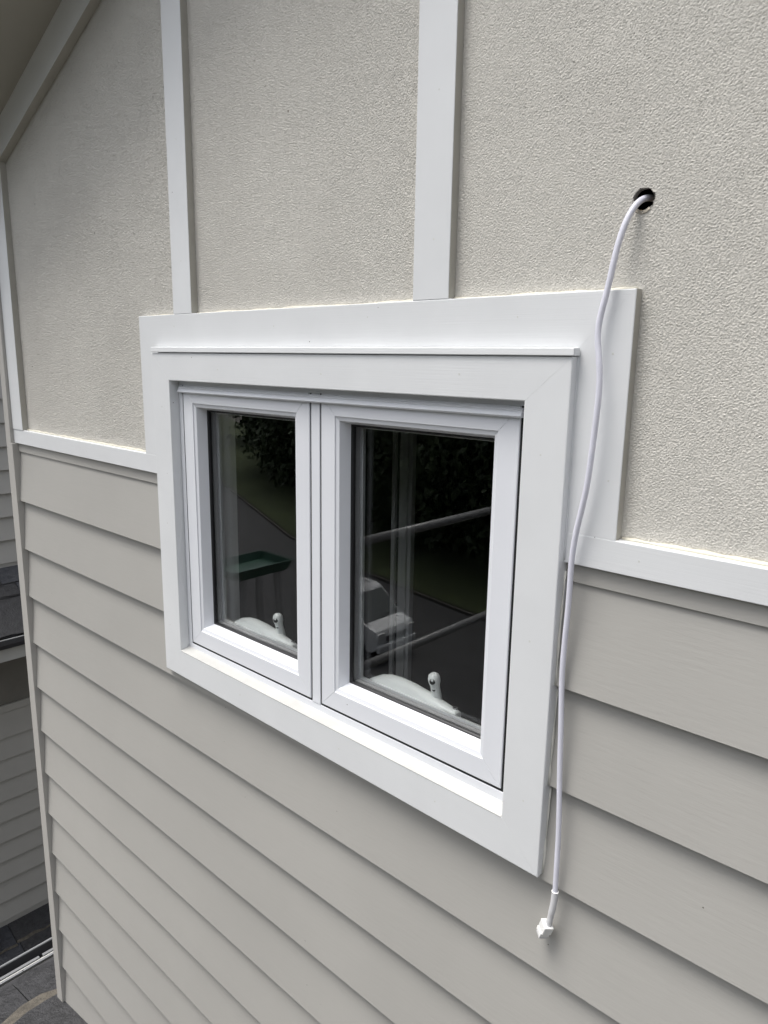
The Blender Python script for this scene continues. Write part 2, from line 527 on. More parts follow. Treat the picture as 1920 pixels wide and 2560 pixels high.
# rake boards with the soffit above them
for s in (0, 1):
    f = (lambda x: x) if s == 0 else (lambda x: 2 * RIDGE_X - x)
    xa, xb = -2.80, RIDGE_X
    def rk(x, up): return EAVE_Z + SL * (x + 2.5575) + up
    poly = [(f(xa), rk(xa, 0)), (f(xb), rk(xb, 0)), (f(xb), rk(xb, 0.125)), (f(xa), rk(xa, 0.125))]
    overspray_shade(wall_prism('rake_board', poly, 0.024, -0.004, M['rake'], house), lambda n: n.z < -0.7)  # underside darkened by colour in place of shade
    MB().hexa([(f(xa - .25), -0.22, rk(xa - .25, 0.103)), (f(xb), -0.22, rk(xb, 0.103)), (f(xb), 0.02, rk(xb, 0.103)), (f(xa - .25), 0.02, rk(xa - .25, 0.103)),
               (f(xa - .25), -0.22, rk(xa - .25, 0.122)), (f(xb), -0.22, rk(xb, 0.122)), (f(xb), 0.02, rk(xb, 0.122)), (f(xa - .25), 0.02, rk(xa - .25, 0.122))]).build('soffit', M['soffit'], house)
    MB().hexa([(f(xa - .27), -0.26, rk(xa - .27, 0.098)), (f(xb), -0.26, rk(xb, 0.098)), (f(xb), -0.225, rk(xb, 0.098)), (f(xa - .27), -0.225, rk(xa - .27, 0.098)),
               (f(xa - .27), -0.26, rk(xa - .27, 0.25)), (f(xb), -0.26, rk(xb, 0.25)), (f(xb), -0.225, rk(xb, 0.25)), (f(xa - .27), -0.225, rk(xa - .27, 0.25))]).build('bargeboard', M['trim_h'], house)
    MB().hexa([(f(xa - .30), -0.30, rk(xa - .30, 0.255)), (f(xb), -0.30, rk(xb, 0.255)), (f(xb), 4.2, rk(xb, 0.255)), (f(xa - .30), 4.2, rk(xa - .30, 0.255)),
               (f(xa - .30), -0.30, rk(xa - .30, 0.29)), (f(xb), -0.30, rk(xb, 0.29)), (f(xb), 4.2, rk(xb, 0.29)), (f(xa - .30), 4.2, rk(xa - .30, 0.29))]).build('roof_slope', M['slate_b'], house)
MB().box((-2.688, 0.035, -4.9), (-2.64, 4.0, 0.58)).build('return_wall', M['board'], house)
MB().box((1.43, 0.035, -4.9), (1.478, 4.0, 0.58)).build('return_wall', M['board'], house)

# --- weatherboards, one object for each length
LAPS = [-0.5040, -0.6810, -0.8585, -1.0385, -1.2145, -1.3925]
while LAPS[-1] > -2.45: LAPS.append(LAPS[-1] - 0.1755)


def lap_board(name, u0, u1, zb, zt, mat, parent, place, front=0.0205, rise=0.0165):
    prof = [(front, zb), (front - rise, zt), (front - rise - 0.009, zt), (front - 0.0130, zb)]
    return MB().prism(prof, lambda q: place(u0, q[0], q[1]), lambda q: place(u1, q[0], q[1])).build(name, mat, parent)


on_wall = lambda u, off, z: (u, -off, z)
for i, zb in enumerate(LAPS):
    zt = -0.3150 if i == 0 else LAPS[i - 1] + 0.018
    j = random.uniform(-0.0006, 0.0006)
    spans = [(-2.640, -1.63), (-0.565, 1.43)] if zb > -0.80 else [(-2.640, 1.43)]
    if zb > -0.9 and zb < -0.80:                     # notched under the sill
        spans = [(-2.640, -1.63), (-0.565, 1.43)]
        lap_board('weatherboard', -1.6295, -0.5655, zb, -0.80, M['board'], house, on_wall, 0.020 + j, 0.0045)
    for u0, u1 in spans:
        lap_board('weatherboard', u0, u1, zb, zt, M['board'], house, on_wall, 0.020 + j)
lap_board('weatherboard', -2.30, 1.43, LAPS[-1] - 0.1755, LAPS[-1] + 0.018, M['board'], house, on_wall)
# wall backing and the dark room behind the window
MB().box((-2.64, 0.002, -4.9), (1.43, 0.03, -0.80)).box((-2.64, 0.002, -0.7995), (-1.66, 0.03, -0.28)).box((-0.55, 0.002, -0.7995), (1.43, 0.03, -0.28)).build('wall_framing', M['cavity'], house)
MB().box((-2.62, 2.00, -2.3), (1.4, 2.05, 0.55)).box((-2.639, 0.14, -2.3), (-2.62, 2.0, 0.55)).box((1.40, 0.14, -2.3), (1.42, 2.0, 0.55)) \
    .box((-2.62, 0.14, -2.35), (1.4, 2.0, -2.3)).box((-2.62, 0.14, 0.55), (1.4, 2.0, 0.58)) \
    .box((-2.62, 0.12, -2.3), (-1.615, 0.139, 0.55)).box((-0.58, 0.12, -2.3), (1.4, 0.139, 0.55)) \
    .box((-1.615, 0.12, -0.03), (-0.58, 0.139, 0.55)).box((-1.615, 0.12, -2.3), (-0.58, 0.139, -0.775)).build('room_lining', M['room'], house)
for x0, x1 in ((-1.502, -1.487), (-1.470, -1.438), (-1.432, -1.418)):
    MB().box((x0, 0.68, -2.3), (x1, 0.70, 0.3)).build('interior_strip', M['casing'], house, 0.002)  # pale indoor strips added close to the window so they catch its light
MB().box((-1.487, 0.69, -2.3), (-1.470, 0.70, 0.3)).build('interior_strip_filler', M['room'], house)  # dark filler between the added strips

# --- sealant lines
def bead(name, pts, r, mat, parent, wob=0.25):
    P = []
    for a, c in zip(pts, pts[1:]):
        a, c = Vector(a), Vector(c)
        k = max(2, int((c - a).length / 0.02))
        P += [a.lerp(c, t / k) for t in range(k)]
    P.append(Vector(pts[-1]))
    rr = [r * (1 + random.uniform(-wob, wob)) for _ in P]
    return MB().tube(P, rr, 6).build(name, mat, parent, smooth=True)


bead('sealant_line', [(-2.565, -0.0015, BAND_T + 0.0015), (-1.762, -0.0015, BAND_T + 0.0015)], 0.0032, M['sealant'], house, 0.5)
bead('sealant_line', [(-0.436, -0.0015, BAND_T + 0.0015), (1.40, -0.0015, BAND_T + 0.0015)], 0.0034, M['sealant'], house, 0.5)
bead('sealant_line', [(-1.75, -0.001, OUT_T + 0.0008), (-1.597, -0.001, OUT_T + 0.0008)], 0.0026, M['sealant'], house, 0.6)
bead('sealant_line', [(-1.517, -0.001, OUT_T + 0.0008), (-0.839, -0.001, OUT_T + 0.0008)], 0.0026, M['sealant'], house, 0.6)
bead('sealant_line', [(-0.759, -0.001, OUT_T + 0.0008), (-0.445, -0.001, OUT_T + 0.0008)], 0.0026, M['sealant'], house, 0.6)

# ================================================================== THE WINDOW
win = empty('casement_window', (-1.1, 0, -0.85), 'white two-sash casement window with wide mitred frame set in the wall', 'window')


def mitred(names, outer, inner, prof, mat_h, mat_v, parent, bevel=0.0006, gap=0.0):
    """four mitred pieces; corners TL TR BR BL; prof = (t from outer to inner edge, proud)"""
    res = []
    for i, nm in enumerate(names):                  # top, right, bottom, left
        j = (i + 1) % 4

        def pt(k, t, off, side):
            a, c = Vector(outer[k]), Vector(inner[k])
            q = a.lerp(c, t)
            d = (Vector(outer[j]) - Vector(outer[i])).normalized() * gap * side
            return (q[0] + d[0], -off, q[1] + d[1])
        A = [pt(i, t, off, 1) for t, off in prof]
        B = [pt(j, t, off, -1) for t, off in prof]
        res.append(MB().loft(A, B).build(nm, mat_h if i % 2 == 0 else mat_v, parent, bevel, keep_ends=True))
    return res


def rect(x0, x1, zt, zb): return [(x0, zt), (x1, zt), (x1, zb), (x0, zb)]


AO = [(-1.6808, 0.0105), (-0.5185, 0.0105), (-0.5185, -0.8486), (-1.6808, -0.8327)]
AI = [(-1.6027, -0.0552), (-0.5948, -0.0570), (-0.5948, -0.7704), (-1.6027, -0.7606)]
mitred(['architrave_board'] * 4, AO, AI, [(0, 0.004), (0, 0.034), (1, 0.034), (1, -0.03)], M['trim_h'], M['trim_v'], win, 0.0018, 0.00012)
# thin cap over the head
MB().hexa([(-1.6765, -0.0375, 0.0125), (-0.5150, -0.0375, 0.0115), (-0.5150, -0.0182, 0.0115), (-1.6765, -0.0182, 0.0125),
           (-1.6765, -0.0370, 0.0245), (-0.5150, -0.0370, 0.0228), (-0.5150, -0.0200, 0.0240), (-1.6765, -0.0200, 0.0258)]).build('head_cap', M['trim_h'], win, 0.0012)
# sill wedge
MB().hexa([(-1.6022, -0.0345, -0.7622), (-0.5953, -0.0345, -0.7718), (-0.5953, 0.0, -0.7718), (-1.6022, 0.0, -0.7622),
           (-1.6022, -0.0345, -0.7598), (-0.5953, -0.0345, -0.7696), (-0.5953, 0.0, -0.7560), (-1.6022, 0.0, -0.7525)]).build('sill', M['sill_paint'], win, 0.0012)
# fixed frame
FO = rect(-1.6015, -0.5960, -0.0500, -0.7600)
FI = rect(-1.5865, -0.6050, -0.0660, -0.7425)
mitred(['frame_head', 'frame_jamb', 'frame_sill', 'frame_jamb'], FO, FI, [(0, -0.06), (0, 0.0085), (1, 0.0085), (1, -0.06)], M['upvc'], M['upvc'], win, 0.0008)
FI2 = rect(-1.5560, -0.6410, -0.0960, -0.7100)
mitred(['frame_rebate'] * 4, rect(-1.5860, -0.6055, -0.0665, -0.7420), FI2, [(0, -0.042), (1, -0.042), (1, -0.075), (0, -0.075)], M['upvc_in'], M['upvc_in'], win, 0.001)
MB().box((-1.1098, -0.0095, -0.7420), (-1.0843, 0.070, -0.0665)).build('mullion', M['upvc'], win, 0.0012)
# drip moulding along the head
prof = [(0.004, -0.0835), (0.0165, -0.0845), (0.0190, -0.0815), (0.0170, -0.0770), (0.0150, -0.0750), (0.0158, -0.0720), (0.0120, -0.0690), (0.004, -0.0685)]
MB().prism(prof, lambda q: (-1.5925, -q[0], q[1]), lambda q: (-0.6090, -q[0], q[1])).build('drip_moulding', M['upvc'], win, 0.0004)
MB().box((-1.6000, -0.0055, -0.0690), (-0.6000, 0.0, -0.0510)).build('head_packer', M['trim_dull'], win)
# inner timber liner
mitred(['inner_liner'] * 4, rect(-1.612, -0.586, -0.036, -0.770), rect(-1.590, -0.606, -0.060, -0.748), [(0, -0.0755), (1, -0.0755), (1, -0.150), (0, -0.150)], M['casing'], M['casing'], win, 0.001)


def make_sash(x0, x1, label):
    s = empty('sash', ((x0 + x1) / 2, -0.01, -0.737), None, None)
    s.parent = win
    s.location = s.location - win.location
    s['label'] = label
    zt, zb = -0.0660, -0.7365
    O = rect(x0, x1, zt, zb)
    I = rect(x0 + 0.0405, x1 - 0.0405, zt - 0.0425, zb + 0.0415)
    names = ['top_rail', 'stile', 'bottom_rail', 'stile']
    mitred(names, O, I, [(0, -0.034), (0, 0.0088), (0.03, 0.0100), (1, 0.0100), (1, -0.034)], M['upvc'], M['upvc'], s, 0.0007, 0.0004)
    J = rect(x0 + 0.0570, x1 - 0.0570, zt - 0.0590, zb + 0.0585)
    mitred(['glazing_bead'] * 4, I, J, [(0.0, 0.0078), (0.50, 0.0058), (0.55, 0.0050), (0.97, -0.0200), (0.0, -0.0200)], M['upvc'], M['upvc'], s, 0.0006, 0.0001)
    mitred(['gasket'] * 4, rect(x0 + 0.0540, x1 - 0.0540, zt - 0.0560, zb + 0.0555), rect(x0 + 0.0645, x1 - 0.0615, zt - 0.0630, zb + 0.0625),
           [(0, -0.0202), (0.7, -0.0202), (1, -0.0225), (1, -0.0250), (0, -0.0250)], M['rubber'], M['rubber'], s, 0)
    # inside lip of the sash and the spacer of the double glazing
    mitred(['inner_bead'] * 4, rect(x0 + 0.0410, x1 - 0.0410, zt - 0.0430, zb + 0.0420), rect(x0 + 0.066, x1 - 0.066, zt - 0.068, zb + 0.066),
           [(0, -0.0455), (1, -0.0455), (0.8, -0.058), (0, -0.058)], M['upvc_in'], M['upvc_in'], s, 0.0008)
    mitred(['glass_spacer'] * 4, rect(x0 + 0.045, x1 - 0.045, zt - 0.047, zb + 0.046), rect(x0 + 0.0615, x1 - 0.0615, zt - 0.0635, zb + 0.0630),
           [(0, -0.0285), (1, -0.0285), (1, -0.0410), (0, -0.0410)], M['galv'], M['galv'], s, 0)
    for y in (0.0252, 0.0412):
        MB().box((x0 + 0.045, y, zb + 0.045), (x1 - 0.045, y + 0.003, zt - 0.045)).build('pane', M['glass'], s)
    return s


SASHES = ((-1.5812, -1.1146), (-1.0795, -0.6150))
for (x0, x1), lb in zip(SASHES, ('left sash with a green reflection in its pane', 'right sash with a white van reflected in its pane')):
    make_sash(x0, x1, lb)
# black strips that paint in the shade of the gaps round the sashes
for x0, x1 in SASHES:
    mitred(['gap_shade_strip'] * 4, rect(x0 - 0.0052, x1 + (0.0046 if x1 < -1 else 0.0098), -0.0625, -0.7424), rect(x0 + 0.0002, x1 - 0.0002, -0.0662, -0.7362), [(0, 0.0068), (1, 0.0068), (1, -0.009), (0, -0.009)], M['gap'], M['gap'], win, 0)


def winder(x0, x1, label):
    """arched window winder cover standing on the inside of the frame, with crank boss and screw"""
    L = x1 - x0
    bm = bmesh.new()
    prof = [(0.00, 0.001), (0.02, 0.004), (0.06, 0.010), (0.14, 0.021), (0.25, 0.029), (0.38, 0.0315), (0.52, 0.0295), (0.66, 0.0245), (0.80, 0.0175), (0.90, 0.0125), (0.97, 0.0100), (1.0, 0.0060)]
    zb = -0.6905
    rings = []
    for t, h in prof:
        x = x0 + L * t
        w = 0.036 * (0.55 + 0.45 * math.sin(math.pi * min(1, t * 0.9 + 0.1)))
        ring = []
        for k in range(9):
            a = math.pi * k / 8
            y = 0.070 - 0.5 * w * math.cos(a)
            ring.append(bm.verts.new((x, y, zb + 0.008 + h * (math.sin(a) ** 0.55 if 0 < k < 8 else 0.0))))
        ring.append(bm.verts.new((x, 0.070 + 0.5 * w, zb)))
        ring.append(bm.verts.new((x, 0.070 - 0.5 * w, zb)))
        rings.append(ring)
    for a, c in zip(rings, rings[1:]):
        for i in range(len(a)):
            j = (i + 1) % len(a)
            bm.faces.new((a[i], a[j], c[j], c[i])).smooth = True
    bm.faces.new(rings[0]); bm.faces.new(rings[-1][::-1])
    o = MB(); o.bm.free(); o.bm = bm
    w = o.build('winder', M['winder'], win)
    w['label'] = label
    cx = x0 + L * 0.735
    # crank boss: waisted neck rising to a thick round eye that faces the glass
    b = MB()
    lean = Vector((-0.06, -0.16, 1.0))
    foot = Vector((cx + 0.003, 0.079, zb + 0.018))
    b.tube([foot + lean * h for h in (0.0, 0.012, 0.024, 0.034, 0.041, 0.049, 0.055, 0.0585, 0.060)],
           [0.0112, 0.0108, 0.0096, 0.0102, 0.0124, 0.0126, 0.0108, 0.0070, 0.0030], 22)
    b.build('crank_boss', M['winder'], w)
    nrm = Vector((0.30, -0.93, 0.10)).normalized()
    b = MB()
    c1 = foot + lean * 0.0440 + nrm * 0.0118
    b.tube([c1 - nrm * 0.004, c1 + nrm * 0.0012], [0.0066, 0.0058], 14)
    c1 = foot + lean * 0.0250 + nrm * 0.0088
    b.tube([c1 - nrm * 0.004, c1 + nrm * 0.0012], [0.0036, 0.0032], 12)
    b.build('crank_socket', M['gap'], w)
    b = MB()
    b.tube([(x1 - 0.011, 0.074, zb + 0.016), (x1 - 0.011, 0.074, zb + 0.0200)], 0.0052, 12)
    b.build('screw_cup', M['galv'], w)
    b = MB()
    b.tube([(x1 - 0.011, 0.074, zb + 0.0201), (x1 - 0.011, 0.074, zb + 0.0206)], 0.0032, 10)
    b.build('screw', M['gap'], w)


winder(-1.505, -1.262, 'pale winder cover on the sill behind the left pane')
winder(-1.010, -0.770, 'pale winder cover on the sill behind the right pane')
bead('sealant_line', [(-0.5175, -0.0120, -0.315), (-0.5170, -0.0185, -0.42), (-0.5172, -0.0190, -0.503)], 0.0016, M['sealant_w'], win, 0.6)
bead('sealant_line', [(-0.5175, -0.0110, -0.512), (-0.5172, -0.0190, -0.680)], 0.0016, M['sealant_w'], win, 0.6)
bead('sealant_line', [(-0.5175, -0.0110, -0.690), (-0.5172, -0.0185, -0.846)], 0.0018, M['sealant_w'], win, 0.6)
bead('sealant_line', [(-0.5180, -0.0185, 0.0100), (-0.5180, -0.0185, -0.2950)], 0.0016, M['trim_v'], win, 0.3)

# filled nail holes in the painted boards
def nail_spots(parent, spots, off):
    for x, z in spots:
        x += random.uniform(-0.006, 0.006); z += random.uniform(-0.006, 0.006)
        r = random.uniform(0.0017, 0.0026)
        MB().tube([(x, -off + 0.001, z), (x, -off - 0.0002, z)], [r, r * 0.8], 9).build('nail_filler', M['trim_dull'], parent)


nail_spots(win, [(-1.645, -0.12), (-1.640, -0.42), (-1.645, -0.70), (-0.555, -0.14), (-0.560, -0.44), (-0.552, -0.72), (-1.40, -0.020), (-1.05, -0.024), (-0.72, -0.020), (-1.35, -0.798), (-1.00, -0.804), (-0.74, -0.808)], 0.034)
nail_spots(house, [(-1.60, 0.072), (-1.22, 0.070), (-0.95, 0.074), (-0.62, 0.070), (-0.462, 0.02), (-0.460, -0.17), (-1.556, 0.22), (-1.558, 0.48), (-0.80, 0.20), (-0.798, 0.42), (-0.40, -0.275), (-2.1, -0.276)], 0.018)

# ================================================================== THE CABLE
CAB = [(-0.440, 0.055, 0.222), (-0.4442, 0.022, 0.2275), (-0.4485, 0.004, 0.2262), (-0.4544, -0.012, 0.2142), (-0.4603, -0.021, 0.1943), (-0.4668, -0.026, 0.1646), (-0.4704, -0.028, 0.1378), (-0.4723, -0.029, 0.1106), (-0.4765, -0.03, 0.0896), (-0.4825, -0.031, 0.0677), (-0.4852, -0.032, 0.0488), (-0.4832, -0.033, 0.0302), (-0.4775, -0.034, 0.011), (-0.4736, -0.035, -0.0082), (-0.4716, -0.036, -0.0336), (-0.4732, -0.036, -0.0661), (-0.4754, -0.036, -0.0992), (-0.4773, -0.036, -0.1293), (-0.4791, -0.035, -0.1599), (-0.4814, -0.034, -0.1846), (-0.489, -0.033, -0.217), (-0.4951, -0.032, -0.2462), (-0.4993, -0.031, -0.2756), (-0.5002, -0.03, -0.3055), (-0.4992, -0.029, -0.3347), (-0.4995, -0.029, -0.3572), (-0.5009, -0.028, -0.3915), (-0.5024, -0.028, -0.4261), (-0.5037, -0.028, -0.4651), (-0.5028, -0.028, -0.4959), (-0.4993, -0.028, -0.5343), (-0.4971, -0.028, -0.5735), (-0.4964, -0.028, -0.6217), (-0.4936, -0.028, -0.6697), (-0.4894, -0.029, -0.7092), (-0.4878, -0.029, -0.7509), (-0.4876, -0.029, -0.7938), (-0.4865, -0.03, -0.8318), (-0.4861, -0.03, -0.8700)]


def spline(P, k=6):
    P = [Vector(q) for q in P]
    sm = P[:]
    for _ in range(2):
        sm = [sm[0]] + [(a + b * 2 + c) / 4 for a, b, c in zip(sm, sm[1:], sm[2:])] + [sm[-1]]
    P = sm
    out = []
    for i in range(len(P) - 1):
        p0, p1, p2, p3 = P[max(i - 1, 0)], P[i], P[i + 1], P[min(i + 2, len(P) - 1)]
        for t in (j / k for j in range(k)):
            out.append(0.5 * ((2 * p1) + (p2 - p0) * t + (2 * p0 - 5 * p1 + 4 * p2 - p3) * t * t + (3 * p1 - p0 - 3 * p2 + p3) * t ** 3))
    out.append(P[-1])
    return out


cable = empty('electric_cable', (-0.486, -0.03, -0.96), 'pale lilac-white cable hanging from a drilled hole, with a white plug at its end', 'cable')
path = spline(CAB)
CR = 0.0044
MB().tube(path, CR, 16).build('sheath', M['cable'], cable)
sl = spline([(-0.4861, -0.0300, -0.8585), (-0.4862, -0.0300, -0.8700), (-0.4872, -0.0300, -0.8878), (-0.4900, -0.0300, -0.9030), (-0.4922, -0.0300, -0.9150), (-0.4940, -0.0300, -0.9300)], 4)
nn = len(sl)
MB().tube(sl, [0.0056 - 0.0010 * max(0, (i / nn - 0.5)) - (0.0004 if abs(i / nn - 0.66) < 0.06 else 0) for i in range(nn)], 16, caps=False).build('heat_shrink_sleeve', M['sleeve'], cable)
MB().tube([(-0.4861, -0.03, -0.8583), (-0.4861, -0.03, -0.8592)], 0.0060, 18).build('sleeve_lip', M['nylon'], cable)
# plug: a block turned with one edge to the viewer, a stepped lower half and a clear insert
ax = Vector((-0.30, 0.05, -0.95)).normalized()
e1 = Vector((0.80, -0.60, 0)).normalized()
e1 = (e1 - ax * e1.dot(ax)).normalized()
e2 = ax.cross(e1)
PC = Vector((-0.4958, -0.0300, -0.9270))


def ob(mb, c0, c1, a, bq, shift=(0, 0)):
    pts = []
    for d in (c0, c1):
        for s1, s2 in ((-1, -1), (1, -1), (1, 1), (-1, 1)):
            pts.append(PC + ax * d + e1 * (s1 * a + shift[0]) + e2 * (s2 * bq + shift[1]))
    return mb.hexa(pts)


plug = ob(MB(), -0.001, 0.0165, 0.0098, 0.0082).build('plug_block', M['nylon'], cable, 0.0012)
ob(MB(), 0.0166, 0.0255, 0.0084, 0.0086, (-0.001, 0.001)).build('plug_collar', M['nylon'], plug, 0.0010)
ob(MB(), 0.0256, 0.0310, 0.0072, 0.0072, (-0.001, 0.001)).build('plug_insert', M['sleeve'], plug, 0.0010)
ob(MB(), 0.004, 0.0150, 0.0030, 0.0008, (0.003, -0.0088)).build('plug_latch', M['nylon'], plug, 0.0004)


# raised lettering along the sheath (the words that can be made out)
def lettering(text, s0, ang, size=0.0046):
    cu = bpy.data.curves.new('lettering_curve', 'FONT')
    cu.body = text
    cu.size = size
    cu.extrude = 0.00012
    to = bpy.data.objects.new('lettering_tmp', cu)
    col.objects.link(to)
    dg = bpy.context.evaluated_depsgraph_get()
    me = bpy.data.meshes.new_from_object(to.evaluated_get(dg))
    bpy.data.objects.remove(to)
    acc = [0.0]
    for a, c in zip(path, path[1:]): acc.append(acc[-1] + (c - a).length)
    for v in me.vertices:
        s = s0 - v.co.x                             # text reads upwards
        i = max(0, min(len(path) - 2, next((k for k in range(len(acc) - 1) if acc[k + 1] >= s), len(path) - 2)))
        t = (path[i + 1] - path[i]).normalized()
        base = path[i] + t * (s - acc[i])
        n0 = Vector((math.sin(ang), -math.cos(ang), 0))
        n0 = (n0 - t * n0.dot(t)).normalized()
        sd = t.cross(n0)
        a2 = (v.co.y - size * 0.35) / CR
        v.co = base + (n0 * math.cos(a2) + sd * math.sin(a2)) * (CR + 0.00004 + v.co.z)
    me.materials.append(M['letter'])
    o = bpy.data.objects.new('lettering', me)
    return link(o, cable)


lettering('CABLE  SERIES 1', 0.440, 0.25)
lettering('ELECTRIC', 0.300, 0.25)

# ================================================================== THE WING ON THE LEFT
XA = -5.72
on_wing = lambda u, off, z: (XA + off, u, z)
wing = empty('house_wing', (XA, 1.5, -4.7), 'grey weatherboard wing with a small slate lean-to roof, at the left edge behind the corner', 'house')
Y0, Y1 = -0.30, 4.0
WL = [-0.317, -0.491, -0.668, -0.843, -1.021, -1.199, -1.378, -1.555]
WL = [WL[0] + 0.176 * k for k in range(5, 0, -1)] + WL
for i, zb in enumerate(WL):
    lap_board('weatherboard', Y0, Y1, zb, (WL[i - 1] if i else zb + 0.16) + 0.018, M['board_far'], wing, on_wing, 0.030, 0.026)
MB().box((XA - 0.02, Y0, -1.66), (XA + 0.020, Y1, -1.5555)).build('apron_board', M['board_far'], wing)
WL2 = [-2.962, -3.141, -3.318, -3.494, -3.670, -3.846, -4.017, -4.189, -4.374, -4.546]
for i, zb in enumerate(WL2):
    lap_board('weatherboard', Y0, Y1, zb, (-2.752 if i == 0 else WL2[i - 1] + 0.018), M['board_far'], wing, on_wing, 0.030, 0.026)
MB().box((XA - 0.02, Y0, -2.752), (XA + 0.024, Y1, -2.695)).build('frieze_batten', M['board_far'], wing, 0.002)
MB().box((XA - 0.02, Y0, -2.695), (XA + 0.006, Y1, -1.70)).build('frieze_board', M['frieze'], wing)
MB().box((XA - 0.02, Y0, -4.70), (XA + 0.022, Y1, -4.5465)).build('base_board', M['board_far'], wing)
MB().box((XA - 3.0, Y0 + 0.005, -9.5), (XA - 0.021, Y1, 1.0)).build('wing_body', M['board_far'], wing)


def slate(parent, c, ux, uy, w, l, th, mats, jag=0.006, run=0.012, name='slate'):
    """one riven slate: uy runs down the slope; ragged lower edge with a broken face"""
    nrm = ux.cross(uy)
    if nrm.z < 0: nrm = -nrm
    bm = bmesh.new()
    k = 5
    top_u, top_d, bot_u, bot_d = [], [], [], []
    for i in range(k + 1):
        a = (i / k - 0.5) * w
        e = random.uniform(-jag, jag)
        top_u.append(bm.verts.new(c + ux * a + nrm * th))
        bot_u.append(bm.verts.new(c + ux * a))
        top_d.append(bm.verts.new(c + ux * a + uy * (l + e - run * random.uniform(0.5, 1.6)) + nrm * (th + random.uniform(-.001, .002))))
        bot_d.append(bm.verts.new(c + ux * a + uy * (l + e)))
    for i in range(k):
        bm.faces.new((top_u[i], top_u[i + 1], top_d[i + 1], top_d[i])).material_index = 0
        bm.faces.new((top_d[i], top_d[i + 1], bot_d[i + 1], bot_d[i])).material_index = 1
        bm.faces.new((bot_d[i], bot_d[i + 1], bot_u[i + 1], bot_u[i])).material_index = 0
    bm.faces.new((top_u[0], top_d[0], bot_d[0], bot_u[0])).material_index = 0
    bm.faces.new((top_u[k], bot_u[k], bot_d[k], top_d[k])).material_index = 0
    o = MB(); o.bm.free(); o.bm = bm
    return o.build(name, mats, parent)


def slate_roof(parent, x0, z0, x1, z1, y0, y1, bounds, width, th, mats, edge, jag=0.006, run=0.012):
    A, B = Vector((x0, 0, z0)), Vector((x1, 0, z1))
    uy = (B - A).normalized()
    L = (B - A).length
    ux = Vector((0, 1, 0))
    nrm = ux.cross(uy)
    if nrm.z < 0: nrm = -nrm
    for r in range(len(bounds) - 1):
        a = max(0.0, bounds[r] - (0.10 if r else 0.0))
        l = bounds[r + 1] - a
        y = y0 - random.uniform(0, width)
        while y < y1:
            w = width * random.uniform(0.85, 1.1)
            lo, hi = max(y, y0), min(y + w, y1)
            if hi - lo > 0.05:
                d = A + uy * a + ux * ((lo + hi) / 2)
                # tilt so each course laps over the one below
                uyt = (uy * l + nrm * (-th * 0.2)).normalized()
                slate(parent, d + nrm * (0.004 + 0.0008 * (len(bounds) - r) + random.uniform(0, .002)), ux, (uyt + nrm * (th * 1.6 / l if r < len(bounds) - 2 else 0)).normalized(), hi - lo - 0.005, l + random.uniform(-0.008, 0.008), th, [M['slate_b'] if r == len(bounds) - 2 else random.choice(mats), M['slate_b'] if r == len(bounds) - 2 else edge], jag, run * random.uniform(0.35, 1.0))
            y += w
    nn2 = nrm * -0.03
    c = [A + ux * y0, A + ux * y1, B + ux * y1, B + ux * y0]
    MB().hexa([q + nn2 for q in c] + [q + nrm * 0.001 for q in c]).build('roof_deck', M['roofing'], parent)


slate_roof(wing, -5.70, -1.600, -5.215, -1.968, Y0, Y1, [0, 0.17, 0.285, 0.60], 0.42, 0.010, [M['slate'], M['slate_b']], M['slate_b'])
MB().tube([(-5.195, Y0, -1.975), (-5.195, Y1, -1.975)], 0.007, 10).build('gutter_rim', M['gutter_rim'], wing)
gp = [(-5.188, -1.975), (-5.186, -2.010), (-5.205, -2.045), (-5.235, -2.050), (-5.235, -2.040), (-5.210, -2.036), (-5.196, -2.008), (-5.198, -1.975)]
MB().prism(gp, lambda q: (q[0], Y0, q[1]), lambda q: (q[0], Y1, q[1])).build('gutter', M['gutter'], wing)
MB().box((-5.270, Y0, -2.150), (-5.240, Y1, -1.985)).build('fascia', M['fascia'], wing)
MB().box((XA + 0.02, Y0, -2.150), (-5.271, Y1, -2.140)).build('eave_soffit', M['soffit'], wing)
slate_roof(wing, -5.697, -4.610, -4.20, -5.104, Y0, Y1, [0, 0.215, 0.60, 1.00, 1.40, 1.57], 0.40, 0.010, [M['slate_b'], M['slate']], M['slate_edge'], 0.006, 0.02)
MB().tube([(-5.66, 0.55, -4.50), (-5.60, 0.55, -4.56), (-5.50, 0.55, -4.60)], 0.04, 14).build('downpipe', M['galv'], wing)

# lower slate roof falling from our corner to the wing
lower = empty('lower_slate_roof', (-3.5, 1.0, -4.8), 'dark riven slate roof below the corner board, at the bottom left', 'roof')
slate_roof(lower, -1.90, -2.500, -3.020, -2.724, -0.50, 3.6, [0, 0.43, 0.872, 1.142], 0.46, 0.010, [M['slate'], M['slate'], M['slate_b']], M['slate_edge'], 0.030, 0.060)
MB().box((-3.115, -0.5, -2.80), (-3.025, 3.6, -2.79)).build('gutter_floor', M['gutter'], lower)
MB().box((-3.122, -0.5, -2.80), (-3.1155, 3.6, -2.715)).build('gutter_wall', M['gutter'], lower)
MB().tube([(-3.119, -0.5, -2.712), (-3.119, 3.6, -2.712)], 0.006, 8).build('gutter_rim', M['gutter_rim'], lower)
MB().box((-3.052, -0.5, -2.792), (-3.044, 3.6, -2.722)).build('gutter_flange', M['fascia'], lower)
y = -0.5
while y < 3.4:
    MB().box((-3.066, y, -2.7215), (-3.052, y + 0.17, -2.7155)).build('gutter_clip', M['gutter_rim'], lower, 0.001)
    MB().box((-3.042, y + 0.09, -2.724), (-3.030, y + 0.27, -2.718)).build('gutter_clip', M['gutter_rim'], lower, 0.001)
    y += 0.185
